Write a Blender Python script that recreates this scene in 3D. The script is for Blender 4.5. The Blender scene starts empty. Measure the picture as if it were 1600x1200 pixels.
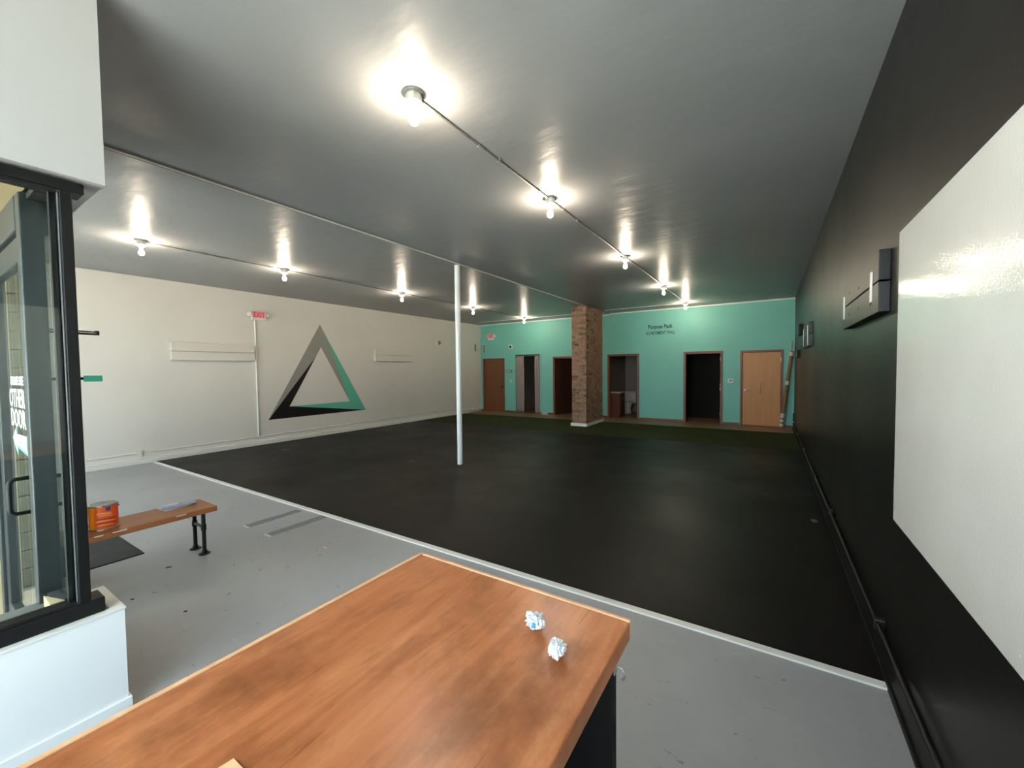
import bpy, bmesh, math, random
from mathutils import Vector, Matrix, noise

random.seed(7)
S = bpy.context.scene
COL = S.collection

# ---------------------------------------------------------------- camera
F_PX, YAW, PITCH, ROLL, EYE = 632.19, 0.567157, 0.0356882, -0.0110585, 1.62
_f = Vector((-math.sin(YAW) * math.cos(PITCH), math.cos(YAW) * math.cos(PITCH), -math.sin(PITCH)))
_r = Vector((math.cos(YAW), math.sin(YAW), 0)); _u = _r.cross(_f)
CR = _r * math.cos(ROLL) + _u * math.sin(ROLL)
CU = -_r * math.sin(ROLL) + _u * math.cos(ROLL)
CF = _f
cam = bpy.data.cameras.new('camera')
cam.sensor_fit = 'HORIZONTAL'; cam.sensor_width = 36.0
cam.lens = F_PX * 36.0 / 1600.0
cam.clip_start = 0.02; cam.clip_end = 200
camo = bpy.data.objects.new('camera', cam); COL.objects.link(camo)
camo.matrix_world = Matrix(((CR.x, CU.x, -CF.x, 0), (CR.y, CU.y, -CF.y, 0), (CR.z, CU.z, -CF.z, EYE), (0, 0, 0, 1)))
S.camera = camo


def at(px, py, ax, v):
    """photo pixel -> point on the plane (axis ax = v)"""
    d = CR * ((px - 800) / F_PX) - CU * ((py - 600) / F_PX) + CF
    o = Vector((0, 0, EYE))
    return o + d * ((v - o[ax]) / d[ax])


# ---------------------------------------------------------------- world, exposure
W = bpy.data.worlds.new('overcast_sky'); S.world = W
W.use_nodes = True
bg = W.node_tree.nodes['Background']
bg.inputs[0].default_value = (0.80, 0.90, 1.0, 1)
bg.inputs[1].default_value = 3.7
sun = bpy.data.lights.new('sun', 'SUN'); sun.energy = 23.0; sun.angle = math.radians(3); sun.color = (1.0, .97, .93)
fill_suno = bpy.data.objects.new('sun', sun); COL.objects.link(fill_suno)
fill_suno.rotation_euler = (math.radians(-24), math.radians(6), 0)   # added lamp high behind the roof; lit street bounces light onto the ceiling
S.view_settings.view_transform = 'Standard'
S.view_settings.look = 'None'
S.view_settings.gamma = 1.0
S.view_settings.use_curve_mapping = False
S.view_settings.exposure = 1.5
BULB_STRENGTH = 235.0
S.cycles.max_bounces = 10
S.cycles.diffuse_bounces = 6
S.cycles.transparent_max_bounces = 16
S.cycles.sample_clamp_indirect = 6.0
S.cycles.caustics_reflective = False
S.cycles.caustics_refractive = False
S.cycles.use_denoising = True

# ---------------------------------------------------------------- materials


def lin(h):
    h = h.lstrip('#')
    o = []
    for i in (0, 2, 4):
        c = int(h[i:i + 2], 16) / 255
        o.append(c / 12.92 if c <= .04045 else ((c + .055) / 1.055) ** 2.4)
    return (*o, 1)


class NT:
    def __init__(s, m):
        s.t = m.node_tree
        s.b = s.t.nodes['Principled BSDF']

    def n(s, typ, **kw):
        nd = s.t.nodes.new(typ)
        for k, v in kw.items():
            if k.startswith('i_'):
                key = k[2:]
                key = int(key) if key.isdigit() else key.replace('_', ' ')
                nd.inputs[key].default_value = v
            else:
                setattr(nd, k, v)
        return nd

    def l(s, a, b):
        s.t.links.new(a, b)


def base_mat(name, col, rough=.5, metal=0.0, spec=.5):
    m = bpy.data.materials.new(name); m.use_nodes = True
    b = m.node_tree.nodes['Principled BSDF']
    b.inputs['Base Color'].default_value = lin(col)
    b.inputs['Roughness'].default_value = rough
    b.inputs['Metallic'].default_value = metal
    b.inputs['Specular IOR Level'].default_value = spec
    return m


def coords(k, scale):
    tc = k.n('ShaderNodeNewGeometry')
    mp = k.n('ShaderNodeMapping')
    mp.inputs['Scale'].default_value = scale
    k.l(tc.outputs['Position'], mp.inputs['Vector'])
    return mp.outputs[0]


def ramp(k, fac, stops):
    r = k.n('ShaderNodeValToRGB')
    e = r.color_ramp.elements
    while len(e) < len(stops):
        e.new(.5)
    for el, (p, c) in zip(e, stops):
        el.position = p
        el.color = lin(c) if isinstance(c, str) else (c, c, c, 1)
    k.l(fac, r.inputs[0])
    return r.outputs[0]


def mottle(name, c1, c2, scale=2.0, rough=.5, spec=.5, bump=0.0, bscale=60.0, stretch=(1, 1, 1), metal=0, rvar=0.0, detail=5):
    m = base_mat(name, c1, rough, metal, spec)
    k = NT(m)
    v = coords(k, stretch)
    n = k.n('ShaderNodeTexNoise', i_Scale=scale, i_Detail=float(detail), i_Roughness=.6)
    k.l(v, n.inputs['Vector'])
    k.l(ramp(k, n.outputs[0], [(.3, c1), (.7, c2)]), k.b.inputs['Base Color'])
    if rvar:
        mr = k.n('ShaderNodeMapRange')
        mr.inputs[1].default_value = .3; mr.inputs[2].default_value = .7
        mr.inputs[3].default_value = rough - rvar; mr.inputs[4].default_value = rough + rvar
        k.l(n.outputs[0], mr.inputs[0]); k.l(mr.outputs[0], k.b.inputs['Roughness'])
    if bump:
        n2 = k.n('ShaderNodeTexNoise', i_Scale=bscale, i_Detail=3.0)
        k.l(v, n2.inputs['Vector'])
        bp = k.n('ShaderNodeBump', i_Strength=bump, i_Distance=.01)
        k.l(n2.outputs[0], bp.inputs['Height']); k.l(bp.outputs[0], k.b.inputs['Normal'])
    return m


def emit_mat(name, col, strength):
    m = base_mat(name, col)
    b = m.node_tree.nodes['Principled BSDF']
    b.inputs['Emission Color'].default_value = lin(col)
    b.inputs['Emission Strength'].default_value = strength
    return m


def glass_mat(name, tint=(.93, .97, .95, 1), refl=1.0):
    m = bpy.data.materials.new(name); m.use_nodes = True
    t = m.node_tree; t.nodes.clear()
    o = t.nodes.new('ShaderNodeOutputMaterial')
    mx = t.nodes.new('ShaderNodeMixShader')
    lw_ = t.nodes.new('ShaderNodeLayerWeight'); lw_.inputs[0].default_value = .5
    pw = t.nodes.new('ShaderNodeMath'); pw.operation = 'POWER'; pw.inputs[1].default_value = 5.0
    t.links.new(lw_.outputs['Facing'], pw.inputs[0])
    fr = t.nodes.new('ShaderNodeMath'); fr.operation = 'MULTIPLY_ADD'
    fr.inputs[1].default_value = .90; fr.inputs[2].default_value = .035
    t.links.new(pw.outputs[0], fr.inputs[0])
    tr = t.nodes.new('ShaderNodeBsdfTransparent'); tr.inputs[0].default_value = tint
    gl = t.nodes.new('ShaderNodeBsdfGlossy'); gl.inputs['Roughness'].default_value = .01
    gl.inputs['Color'].default_value = (refl, refl, refl, 1)
    t.links.new(fr.outputs[0], mx.inputs[0]); t.links.new(tr.outputs[0], mx.inputs[1])
    t.links.new(gl.outputs[0], mx.inputs[2]); t.links.new(mx.outputs[0], o.inputs[0])
    return m


M = {}
M['white_wall'] = mottle('white_wall_paint', '#dbd6d0', '#e2ddd7', .8, .55, .4, .04, 90)
M['white_trim'] = mottle('white_trim_paint', '#dad9d4', '#e2e1dc', 2, .4, .5, .03, 60)
M['white_gloss'] = mottle('white_gloss_panel', '#e4e7ea', '#e8ebee', 1.5, .3, .5, .02, 40)
M['soffit'] = mottle('soffit_paint', '#a9a9a8', '#aeaead', 1.5, .5, .4, .02, 60)
M['teal_wall'] = mottle('teal_wall_paint', '#74bcae', '#7ac1b3', 1.0, .5, .4, .04, 70)
M['black_wall'] = mottle('black_wall_paint', '#090a09', '#0d0d0c', .7, .37, .45, .05, 60, rvar=.04)
M['black_metal'] = mottle('black_painted_metal', '#0a0b0c', '#0e0f10', 6, .5, .35, .02, 80)
M['dark_frame'] = mottle('dark_frame_metal', '#303538', '#393e41', 6, .4, .5, .02, 80)
M['black'] = mottle('matte_black_paint', '#0c0c0d', '#111113', 4, .5, .22, .03, 60)
M['silver'] = mottle('silver_bead', '#3c4043', '#474b4e', 20, .5, .3)
M['galv'] = mottle('galvanised_steel', '#9ea09d', '#b3b4b0', 18, .45, .5, metal=.5)
M['steel'] = base_mat('brushed_steel', '#b9bab7', .35, .9)
M['porcelain'] = mottle('porcelain', '#dedbd2', '#e6e3da', 5, .3, .5)
M['teal_mark'] = mottle('teal_mural_paint', '#5fb59f','#64b8a3', 2, .5, .4)
M['grey_mark'] = mottle('grey_mural_paint', '#93918b','#97958f', 2, .5, .4)
M['black_mark'] = mottle('black_mural_paint', '#0c0c0d', '#111112', 2, .5, .4)
M['letter'] = base_mat('dark_green_vinyl', '#123c36', .5)
M['plank'] = mottle('white_painted_plank', '#dad5ce', '#e1dcd5', 3, .5, .4, .06, 25, stretch=(1, .2, 1))
M['black_plank'] = mottle('black_painted_plank', '#0c0d0c', '#111110', 3, .40, .38, .05, 25, stretch=(1, .2, 1))
M['brown_door'] = mottle('brown_door_veneer', '#6d4022', '#784828', 3, .45, .5, .03, 40, stretch=(6, 6, .6))
M['brown_frame'] = mottle('brown_frame_wood', '#6b3a27', '#7b4630', 4, .45, .5, .03, 40, stretch=(6, 6, .6))
M['dark_door'] = mottle('dark_door_veneer', '#3a2114', '#46291a', 3, .45, .5, stretch=(6, 6, .6))
M['oak_door'] = mottle('pale_oak_veneer', '#b87a3f', '#c68748', 2.2, .45, .5, .03, 40, stretch=(5, 5, .5))
M['curtain'] = mottle('mauve_curtain_cloth', '#9d8f8e', '#a89a99', 8, .9, .2, .05, 200)
M['grey_room'] = mottle('grey_room_paint', '#8f8781', '#989089', 1, .7, .3)
M['room_shade'] = mottle('painted_room_shade', '#100f0e', '#141311', 1, .8, .3)  # near-black colour paints in the shade of the unlit back room
M['cabinet'] = mottle('brown_vanity', '#5c3420', '#6a3d27', 4, .5, .4, stretch=(5, 5, .6))
M['marble'] = mottle('cream_vanity_top', '#c9bfae', '#d8cfbf', 6, .3)
M['rubber_mat'] = mottle('black_rubber_mat', '#26282a', '#3a3b3b', 9, .75, .3, .3, 220)
M['orange'] = mottle('orange_can_label', '#f4560a', '#fa6414', 6, .4, .5)
M['orange_yellow'] = base_mat('amber_can_label', '#ee8a1e', .4)
M['pale_orange'] = base_mat('pale_orange_print', '#f2a77f', .45)
M['deep_orange'] = base_mat('deep_orange_print', '#b8431a', .45)
M['navy'] = base_mat('navy_badge', '#46407e', .45)
M['paper'] = mottle('white_paper', '#c2c2c5', '#cbcacc', 12, .75, .2)
M['paper_blue'] = base_mat('blue_print', '#3d94cf', .7)
M['paper_lav'] = mottle('lavender_print', '#8a8fc0', '#aab0d8', 14, .5)
M['paper_dark'] = mottle('dark_print', '#7d8896', '#9aa3ae', 25, .5)
M['kraft'] = mottle('pale_tan_card', '#dcb78c', '#e3c198', 9, .7, .2)
M['tube'] = mottle('brown_cardboard', '#7d5f43', '#8d6d4e', 8, .8, .2, stretch=(2, 2, .7))
M['tape_white'] = base_mat('white_tape', '#cfc8bd', .5)
M['yellow'] = base_mat('yellow_sticker', '#c9c06a', .5)
M['pinkgrey'] = base_mat('pink_grey_plastic', '#a07f80', .5)
M['greyplastic'] = base_mat('grey_plastic', '#75756c', .5)
M['wplastic'] = mottle('white_plastic', '#d8d6d0', '#dedcd6', 10, .4)
M['lens'] = base_mat('dark_lens', '#2a2425', .15)
M['cream'] = mottle('cream_painted_wood', '#d2c09a', '#dccaa4', 3, .6, .3, .04, 40)
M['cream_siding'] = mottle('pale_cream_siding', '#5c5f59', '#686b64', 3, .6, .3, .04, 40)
M['tan_ceiling'] = mottle('tan_alcove_ceiling', '#a5906f', '#af9a79', 2, .6, .3)
M['pavement'] = mottle('pale_pavement', '#c6c3bb', '#d4d1c9', 3, .8, .2, .1, 60)
M['ledge'] = mottle('grey_ledge_paint', '#6d706f', '#7c7f7d', 4, .4, .5)
M['tape_dark'] = mottle('dark_floor_tape', '#6d7071', '#7f8283', 20, .6, .3)
M['glass'] = glass_mat('window_glass')
M['vinyl_white'] = base_mat('white_window_vinyl', '#f2f4f4', .5)
M['vinyl_teal'] = base_mat('teal_window_vinyl', '#48b8a4', .5)
M['teal_tag'] = base_mat('teal_plastic', '#3fb096', .4)
M['bulb'] = emit_mat('lit_bulb', '#ffebcf', BULB_STRENGTH)
M['exit_red'] = emit_mat('lit_exit_red', '#c21f38', .10)
M['exit_face'] = emit_mat('lit_exit_face', '#d98890', .10)
M['wood_floor'] = mottle('brown_wood_floor', '#7c6346', '#8b7152', 5, .45, .5, stretch=(.5, 5, 1))


def mat_ceiling():
    m = base_mat('grey_gloss_ceiling', '#86898b', .35, 0, .22)
    k = NT(m)
    v = coords(k, (1, 1, 1))
    n = k.n('ShaderNodeTexNoise', i_Scale=.6, i_Detail=3.0); k.l(v, n.inputs['Vector'])
    k.l(ramp(k, n.outputs[0], [(.3, '#8d8f91'), (.7, '#959799')]), k.b.inputs['Base Color'])
    v2 = coords(k, (1.0, 2.4, 1))
    n2 = k.n('ShaderNodeTexNoise', i_Scale=3.0, i_Detail=2.0); k.l(v2, n2.inputs['Vector'])
    n3 = k.n('ShaderNodeTexNoise', i_Scale=45.0, i_Detail=2.0); k.l(v, n3.inputs['Vector'])
    b1 = k.n('ShaderNodeBump', i_Strength=.12, i_Distance=.05); k.l(n2.outputs[0], b1.inputs['Height'])
    b2 = k.n('ShaderNodeBump', i_Strength=.05, i_Distance=.01); k.l(n3.outputs[0], b2.inputs['Height'])
    k.l(b1.outputs[0], b2.inputs['Normal']); k.l(b2.outputs[0], k.b.inputs['Normal'])
    return m


def mat_concrete():
    m = base_mat('grey_painted_concrete', '#8d9192', .42, 0, .5)
    k = NT(m)
    v = coords(k, (1, 1, 1))
    n = k.n('ShaderNodeTexNoise', i_Scale=.9, i_Detail=6.0, i_Roughness=.62); k.l(v, n.inputs['Vector'])
    c1 = ramp(k, n.outputs[0], [(.3, '#929396'), (.7, '#a1a2a4')])
    # scuffs: short dark flecks
    v2 = coords(k, (2.2, 5.5, 1))
    n2 = k.n('ShaderNodeTexNoise', i_Scale=3.2, i_Detail=4.0, i_Roughness=.7, i_Distortion=.6); k.l(v2, n2.inputs['Vector'])
    s = ramp(k, n2.outputs[0], [(.66, 0.0), (.70, .8)])
    v4 = coords(k, (1.2, 3, 1))
    n4 = k.n('ShaderNodeTexNoise', i_Scale=4.1, i_Detail=5.0, i_Roughness=.7); k.l(v4, n4.inputs['Vector'])
    s4 = ramp(k, n4.outputs[0], [(.66, 0.0), (.74, .55)])
    mx = k.n('ShaderNodeMix', data_type='RGBA'); k.l(s, mx.inputs['Factor'])
    k.l(c1, mx.inputs['A']); mx.inputs['B'].default_value = lin('#5d5a55')
    mx2 = k.n('ShaderNodeMix', data_type='RGBA'); k.l(s4, mx2.inputs['Factor'])
    k.l(mx.outputs['Result'], mx2.inputs['A']); mx2.inputs['B'].default_value = lin('#b6b7b8')
    k.l(mx2.outputs['Result'], k.b.inputs['Base Color'])
    n3 = k.n('ShaderNodeTexNoise', i_Scale=25.0, i_Detail=4.0); k.l(v, n3.inputs['Vector'])
    bp = k.n('ShaderNodeBump', i_Strength=.08, i_Distance=.01); k.l(n3.outputs[0], bp.inputs['Height'])
    k.l(bp.outputs[0], k.b.inputs['Normal'])
    return m


def mat_rubber():
    m = base_mat('black_rubber_floor', '#262524', .5, 0, .18)
    k = NT(m)
    v = coords(k, (1, 1, 1))
    n = k.n('ShaderNodeTexNoise', i_Scale=.7, i_Detail=5.0, i_Roughness=.6); k.l(v, n.inputs['Vector'])
    c1 = ramp(k, n.outputs[0], [(.3, '#0c0b0b'), (.7, '#12100f')])
    n2 = k.n('ShaderNodeTexNoise', i_Scale=3.3, i_Detail=8.0, i_Roughness=.75, i_Distortion=.8); k.l(v, n2.inputs['Vector'])
    s = ramp(k, n2.outputs[0], [(.70, 0.0), (.78, .6)])
    mx = k.n('ShaderNodeMix', data_type='RGBA'); k.l(s, mx.inputs['Factor'])
    k.l(c1, mx.inputs['A']); mx.inputs['B'].default_value = lin('#3f3d3a')
    k.l(mx.outputs['Result'], k.b.inputs['Base Color'])
    r = k.n('ShaderNodeMapRange'); r.inputs[1].default_value = .3; r.inputs[2].default_value = .7
    r.inputs[3].default_value = .40; r.inputs[4].default_value = .56
    k.l(n.outputs[0], r.inputs[0]); k.l(r.outputs[0], k.b.inputs['Roughness'])
    n3 = k.n('ShaderNodeTexNoise', i_Scale=120.0, i_Detail=2.0); k.l(v, n3.inputs['Vector'])
    bp = k.n('ShaderNodeBump', i_Strength=.15, i_Distance=.004); k.l(n3.outputs[0], bp.inputs['Height'])
    k.l(bp.outputs[0], k.b.inputs['Normal'])
    return m


def mat_counter():
    m = base_mat('stained_counter_wood', '#a8683a', .30, 0, .45)
    k = NT(m)
    v = coords(k, (9, 1.1, 3))
    n = k.n('ShaderNodeTexNoise', i_Scale=3.0, i_Detail=8.0, i_Roughness=.62, i_Distortion=.5); k.l(v, n.inputs['Vector'])
    c1 = ramp(k, n.outputs[0], [(.25, '#985530'), (.5, '#b06a40'), (.78, '#c58357')])
    v2 = coords(k, (2.6, 1.6, 2))
    n2 = k.n('ShaderNodeTexNoise', i_Scale=2.1, i_Detail=6.0, i_Roughness=.68); k.l(v2, n2.inputs['Vector'])
    s = ramp(k, n2.outputs[0], [(.46, 0.0), (.68, .85)])
    mx = k.n('ShaderNodeMix', data_type='RGBA'); k.l(s, mx.inputs['Factor'])
    k.l(c1, mx.inputs['A']); mx.inputs['B'].default_value = lin('#74401f')
    v3 = coords(k, (60, 3.2, 6))
    n3 = k.n('ShaderNodeTexNoise', i_Scale=2.4, i_Detail=4.0, i_Roughness=.65); k.l(v3, n3.inputs['Vector'])
    s3 = ramp(k, n3.outputs[0], [(.60, 0.0), (.70, .6)])
    mx3 = k.n('ShaderNodeMix', data_type='RGBA'); k.l(s3, mx3.inputs['Factor'])
    k.l(mx.outputs['Result'], mx3.inputs['A']); mx3.inputs['B'].default_value = lin('#7a4624')
    k.l(mx3.outputs['Result'], k.b.inputs['Base Color'])
    bp = k.n('ShaderNodeBump', i_Strength=.06, i_Distance=.003); k.l(n3.outputs[0], bp.inputs['Height'])
    k.l(bp.outputs[0], k.b.inputs['Normal'])
    return m


def mat_bench():
    return mottle('brown_bench_wood', '#94562e', '#a66639', 4, .4, .5, .04, 30, stretch=(7, .8, 3))


def mat_whiteboard():
    m = base_mat('glossy_whiteboard_paint', '#d3d2cd', .055, 0, .20)
    k = NT(m)
    v = coords(k, (1, 1, 1))
    n = k.n('ShaderNodeTexNoise', i_Scale=2.2, i_Detail=4.0, i_Roughness=.6); k.l(v, n.inputs['Vector'])
    k.l(ramp(k, n.outputs[0], [(.3, '#d5d2cd'), (.7, '#dddad5')]), k.b.inputs['Base Color'])
    n2 = k.n('ShaderNodeTexNoise', i_Scale=120.0, i_Detail=1.5); k.l(v, n2.inputs['Vector'])
    bp = k.n('ShaderNodeBump', i_Strength=.15, i_Distance=.004); k.l(n2.outputs[0], bp.inputs['Height'])
    k.l(bp.outputs[0], k.b.inputs['Normal'])
    return m


def mat_turf():
    m = base_mat('dark_green_turf', '#242f17', .9, 0, .15)
    k = NT(m)
    v = coords(k, (1, 1, 1))
    n = k.n('ShaderNodeTexNoise', i_Scale=1.4, i_Detail=6.0, i_Roughness=.7); k.l(v, n.inputs['Vector'])
    k.l(ramp(k, n.outputs[0], [(.3, '#343b20'), (.7, '#424a29')]), k.b.inputs['Base Color'])
    n2 = k.n('ShaderNodeTexNoise', i_Scale=260.0, i_Detail=2.0); k.l(v, n2.inputs['Vector'])
    bp = k.n('ShaderNodeBump', i_Strength=.8, i_Distance=.02); k.l(n2.outputs[0], bp.inputs['Height'])
    k.l(bp.outputs[0], k.b.inputs['Normal'])
    return m


def mat_brick():
    m = base_mat('old_red_brick', '#7d5743', .85, 0, .2)
    k = NT(m)
    oi = k.n('ShaderNodeObjectInfo')
    c1 = ramp(k, oi.outputs['Random'], [(0, '#7b5143'), (.3, '#966a55'), (.55, '#a0806a'), (.8, '#86705d'), (1, '#57443a')])
    v = coords(k, (1, 1, 1))
    n = k.n('ShaderNodeTexNoise', i_Scale=9.0, i_Detail=6.0, i_Roughness=.75); k.l(v, n.inputs['Vector'])
    s = ramp(k, n.outputs[0], [(.45, 0.0), (.72, .75)])
    mx = k.n('ShaderNodeMix', data_type='RGBA'); k.l(s, mx.inputs['Factor'])
    k.l(c1, mx.inputs['A']); mx.inputs['B'].default_value = lin('#b0a088')
    k.l(mx.outputs['Result'], k.b.inputs['Base Color'])
    bp = k.n('ShaderNodeBump', i_Strength=.5, i_Distance=.01); k.l(n.outputs[0], bp.inputs['Height'])
    k.l(bp.outputs[0], k.b.inputs['Normal'])
    return m


M['ceiling'] = mat_ceiling(); M['concrete'] = mat_concrete(); M['rubber'] = mat_rubber()
M['counter'] = mat_counter(); M['bench'] = mat_bench(); M['whiteboard'] = mat_whiteboard()
M['turf'] = mat_turf(); M['brick'] = mat_brick()
M['mortar'] = mottle('buff_mortar', '#8a7860', '#9c8b74', 10, .9, .1, .4, 50)
M['edge_band'] = mottle('pale_counter_edge', '#cf9a70', '#deb088', 12, .4, .5, stretch=(2, 2, 1))

# ---------------------------------------------------------------- mesh helpers
ORIGIN = {}


def to_obj(name, bm, m, parent=None, smooth=False, origin=None):
    me = bpy.data.meshes.new(name)
    if origin is None:
        if parent is not None:
            origin = ORIGIN[parent]
        else:
            xs = [v.co for v in bm.verts]
            origin = Vector(((min(c.x for c in xs) + max(c.x for c in xs)) / 2,
                             (min(c.y for c in xs) + max(c.y for c in xs)) / 2, min(c.z for c in xs)))
    origin = Vector(origin)
    for v in bm.verts:
        v.co -= origin
    bmesh.ops.recalc_face_normals(bm, faces=bm.faces)
    bm.to_mesh(me); bm.free()
    if smooth:
        for p in me.polygons:
            p.use_smooth = True
    for mm in (m if isinstance(m, (list, tuple)) else [m]):
        me.materials.append(M[mm] if isinstance(mm, str) else mm)
    o = bpy.data.objects.new(name, me); COL.objects.link(o)
    if parent is not None:
        o.parent = parent
        o.location = origin - ORIGIN[parent]
    else:
        o.location = origin
    ORIGIN[o] = origin
    return o


def tag(o, label, cat, group=None, kind=None):
    o['label'] = label
    o['category'] = cat
    if group: o['group'] = group
    if kind: o['kind'] = kind
    return o


def struct(o, label=None, cat=None):
    o['kind'] = 'structure'
    if label: o['label'] = label
    if cat: o['category'] = cat
    return o


def thing(name, loc, label, cat, group=None, kind=None):
    o = bpy.data.objects.new(name, None); COL.objects.link(o)
    o.empty_display_size = .05
    o.location = loc; ORIGIN[o] = Vector(loc)
    return tag(o, label, cat, group, kind)


def sthing(name, loc, label=None, cat=None):
    o = bpy.data.objects.new(name, None); COL.objects.link(o)
    o.empty_display_size = .05
    o.location = loc; ORIGIN[o] = Vector(loc)
    return struct(o, label, cat)


def a_box(bm, x0, x1, y0, y1, z0, z1, bev=0.0):
    vs = [bm.verts.new((x, y, z)) for x in (x0, x1) for y in (y0, y1) for z in (z0, z1)]
    fs = [(0, 1, 3, 2), (4, 6, 7, 5), (0, 4, 5, 1), (2, 3, 7, 6), (0, 2, 6, 4), (1, 5, 7, 3)]
    fcs = [bm.faces.new([vs[i] for i in f]) for f in fs]
    if bev > 0:
        eds = list({e for f in fcs for e in f.edges})
        bmesh.ops.bevel(bm, geom=eds, offset=bev, segments=2, affect='EDGES', profile=.5)


def box(name, x0, x1, y0, y1, z0, z1, m, parent=None, bev=0.0):
    bm = bmesh.new()
    a_box(bm, min(x0, x1), max(x0, x1), min(y0, y1), max(y0, y1), min(z0, z1), max(z0, z1), bev)
    return to_obj(name, bm, m, parent)


def a_lathe(bm, base, axis, prof, seg=20):
    """prof: list of (radius, height along axis); closed ends if r==0"""
    axis = Vector(axis).normalized()
    t = Vector((0, 0, 1)) if abs(axis.z) < .9 else Vector((1, 0, 0))
    a = axis.cross(t).normalized(); b = axis.cross(a)
    base = Vector(base)
    rings = []
    for r, h in prof:
        if r < 1e-6:
            rings.append([bm.verts.new(base + axis * h)])
        else:
            rings.append([bm.verts.new(base + axis * h + (a * math.cos(2 * math.pi * i / seg) + b * math.sin(2 * math.pi * i / seg)) * r) for i in range(seg)])
    for q, w in zip(rings, rings[1:]):
        for i in range(seg):
            j = (i + 1) % seg
            if len(q) == 1 and len(w) == 1: continue
            if len(q) == 1: bm.faces.new((q[0], w[i], w[j]))
            elif len(w) == 1: bm.faces.new((q[i], w[0], q[j]))
            else: bm.faces.new((q[i], w[i], w[j], q[j]))


def lathe(name, base, axis, prof, m, parent=None, seg=20, smooth=True):
    bm = bmesh.new(); a_lathe(bm, base, axis, prof, seg)
    o = to_obj(name, bm, m, parent, smooth)
    if smooth:
        set_auto(o)
    return o


def set_auto(o, ang=35):
    me = o.data
    bm = bmesh.new(); bm.from_mesh(me)
    for e in bm.edges:
        if len(e.link_faces) == 2 and e.calc_face_angle(0) > math.radians(ang):
            e.smooth = False
    bm.to_mesh(me); bm.free()


def cyl_prof(r, h, b=.0):
    if b: return [(0, 0), (r - b, 0), (r, b), (r, h - b), (r - b, h), (0, h)]
    return [(0, 0), (r, 0), (r, h), (0, h)]


def rod(name, p0, p1, r, m, parent=None, seg=14, bev=0.0):
    p0, p1 = Vector(p0), Vector(p1)
    return lathe(name, p0, p1 - p0, cyl_prof(r, (p1 - p0).length, bev), m, parent, seg)


def a_tube(bm, pts, r, seg=10, cap=True):
    pts = [Vector(p) for p in pts]
    rings = []
    up = None
    for i, p in enumerate(pts):
        d = (pts[min(i + 1, len(pts) - 1)] - pts[max(i - 1, 0)]).normalized()
        if up is None:
            up = Vector((0, 0, 1)) if abs(d.z) < .9 else Vector((1, 0, 0))
        a = d.cross(up).normalized(); b = a.cross(d).normalized(); up = b
        rings.append([bm.verts.new(p + (a * math.cos(2 * math.pi * k / seg) + b * math.sin(2 * math.pi * k / seg)) * r) for k in range(seg)])
    for q, w in zip(rings, rings[1:]):
        for k in range(seg):
            j = (k + 1) % seg
            bm.faces.new((q[k], w[k], w[j], q[j]))
    if cap:
        bm.faces.new(rings[0]); bm.faces.new(rings[-1])


def tube(name, pts, r, m, parent=None, seg=10):
    bm = bmesh.new(); a_tube(bm, pts, r, seg)
    return to_obj(name, bm, m, parent, True)


def prism(name, pts, vec, m, parent=None):
    """polygon pts (3D, planar) extruded by vec"""
    bm = bmesh.new()
    v0 = [bm.verts.new(Vector(p)) for p in pts]
    v1 = [bm.verts.new(Vector(p) + Vector(vec)) for p in pts]
    bm.faces.new(v0); bm.faces.new(v1[::-1])
    n = len(pts)
    for i in range(n):
        j = (i + 1) % n
        bm.faces.new((v0[i], v0[j], v1[j], v1[i]))
    return to_obj(name, bm, m, parent)


def text_mesh(name, s, x_ax, z_ax, corner, width, height, depth, m, parent=None, bold=0.0):
    """lettering in a plane; corner = lower left, x_ax reading direction"""
    cu = bpy.data.curves.new(name, 'FONT'); cu.body = s; cu.extrude = .5; cu.offset = bold; cu.resolution_u = 3
    tmp = bpy.data.objects.new('tmp', cu); COL.objects.link(tmp)
    dg = bpy.context.evaluated_depsgraph_get()
    me = bpy.data.meshes.new_from_object(tmp.evaluated_get(dg))
    bpy.data.objects.remove(tmp); bpy.data.curves.remove(cu)
    xs = [v.co.x for v in me.vertices]; ys = [v.co.y for v in me.vertices]
    x0, x1, y0, y1 = min(xs), max(xs), min(ys), max(ys)
    x_ax, z_ax = Vector(x_ax).normalized(), Vector(z_ax).normalized()
    nrm = x_ax.cross(z_ax)
    bm = bmesh.new(); bm.from_mesh(me); bpy.data.meshes.remove(me)
    corner = Vector(corner)
    for v in bm.verts:
        c = v.co.copy()
        v.co = corner + x_ax * ((c.x - x0) / (x1 - x0) * width) + z_ax * ((c.y - y0) / (y1 - y0) * height) + nrm * ((c.z + .5) * depth)
    return to_obj(name, bm, m, parent)


# ================================================================ ROOM SHELL
XL, XR, YF, ZR, ZL, XS = -9.60, 0.545, 12.82, 3.40, 3.372, -4.385   # left wall, right wall, far wall, ceilings, seam
YB = -1.30            # street front behind the camera
XV, YV = -2.60, 0.60  # corner of the glazed entrance alcove
XV2 = -4.75           # far side of the alcove
YD = 0.41             # alcove door plane

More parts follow.
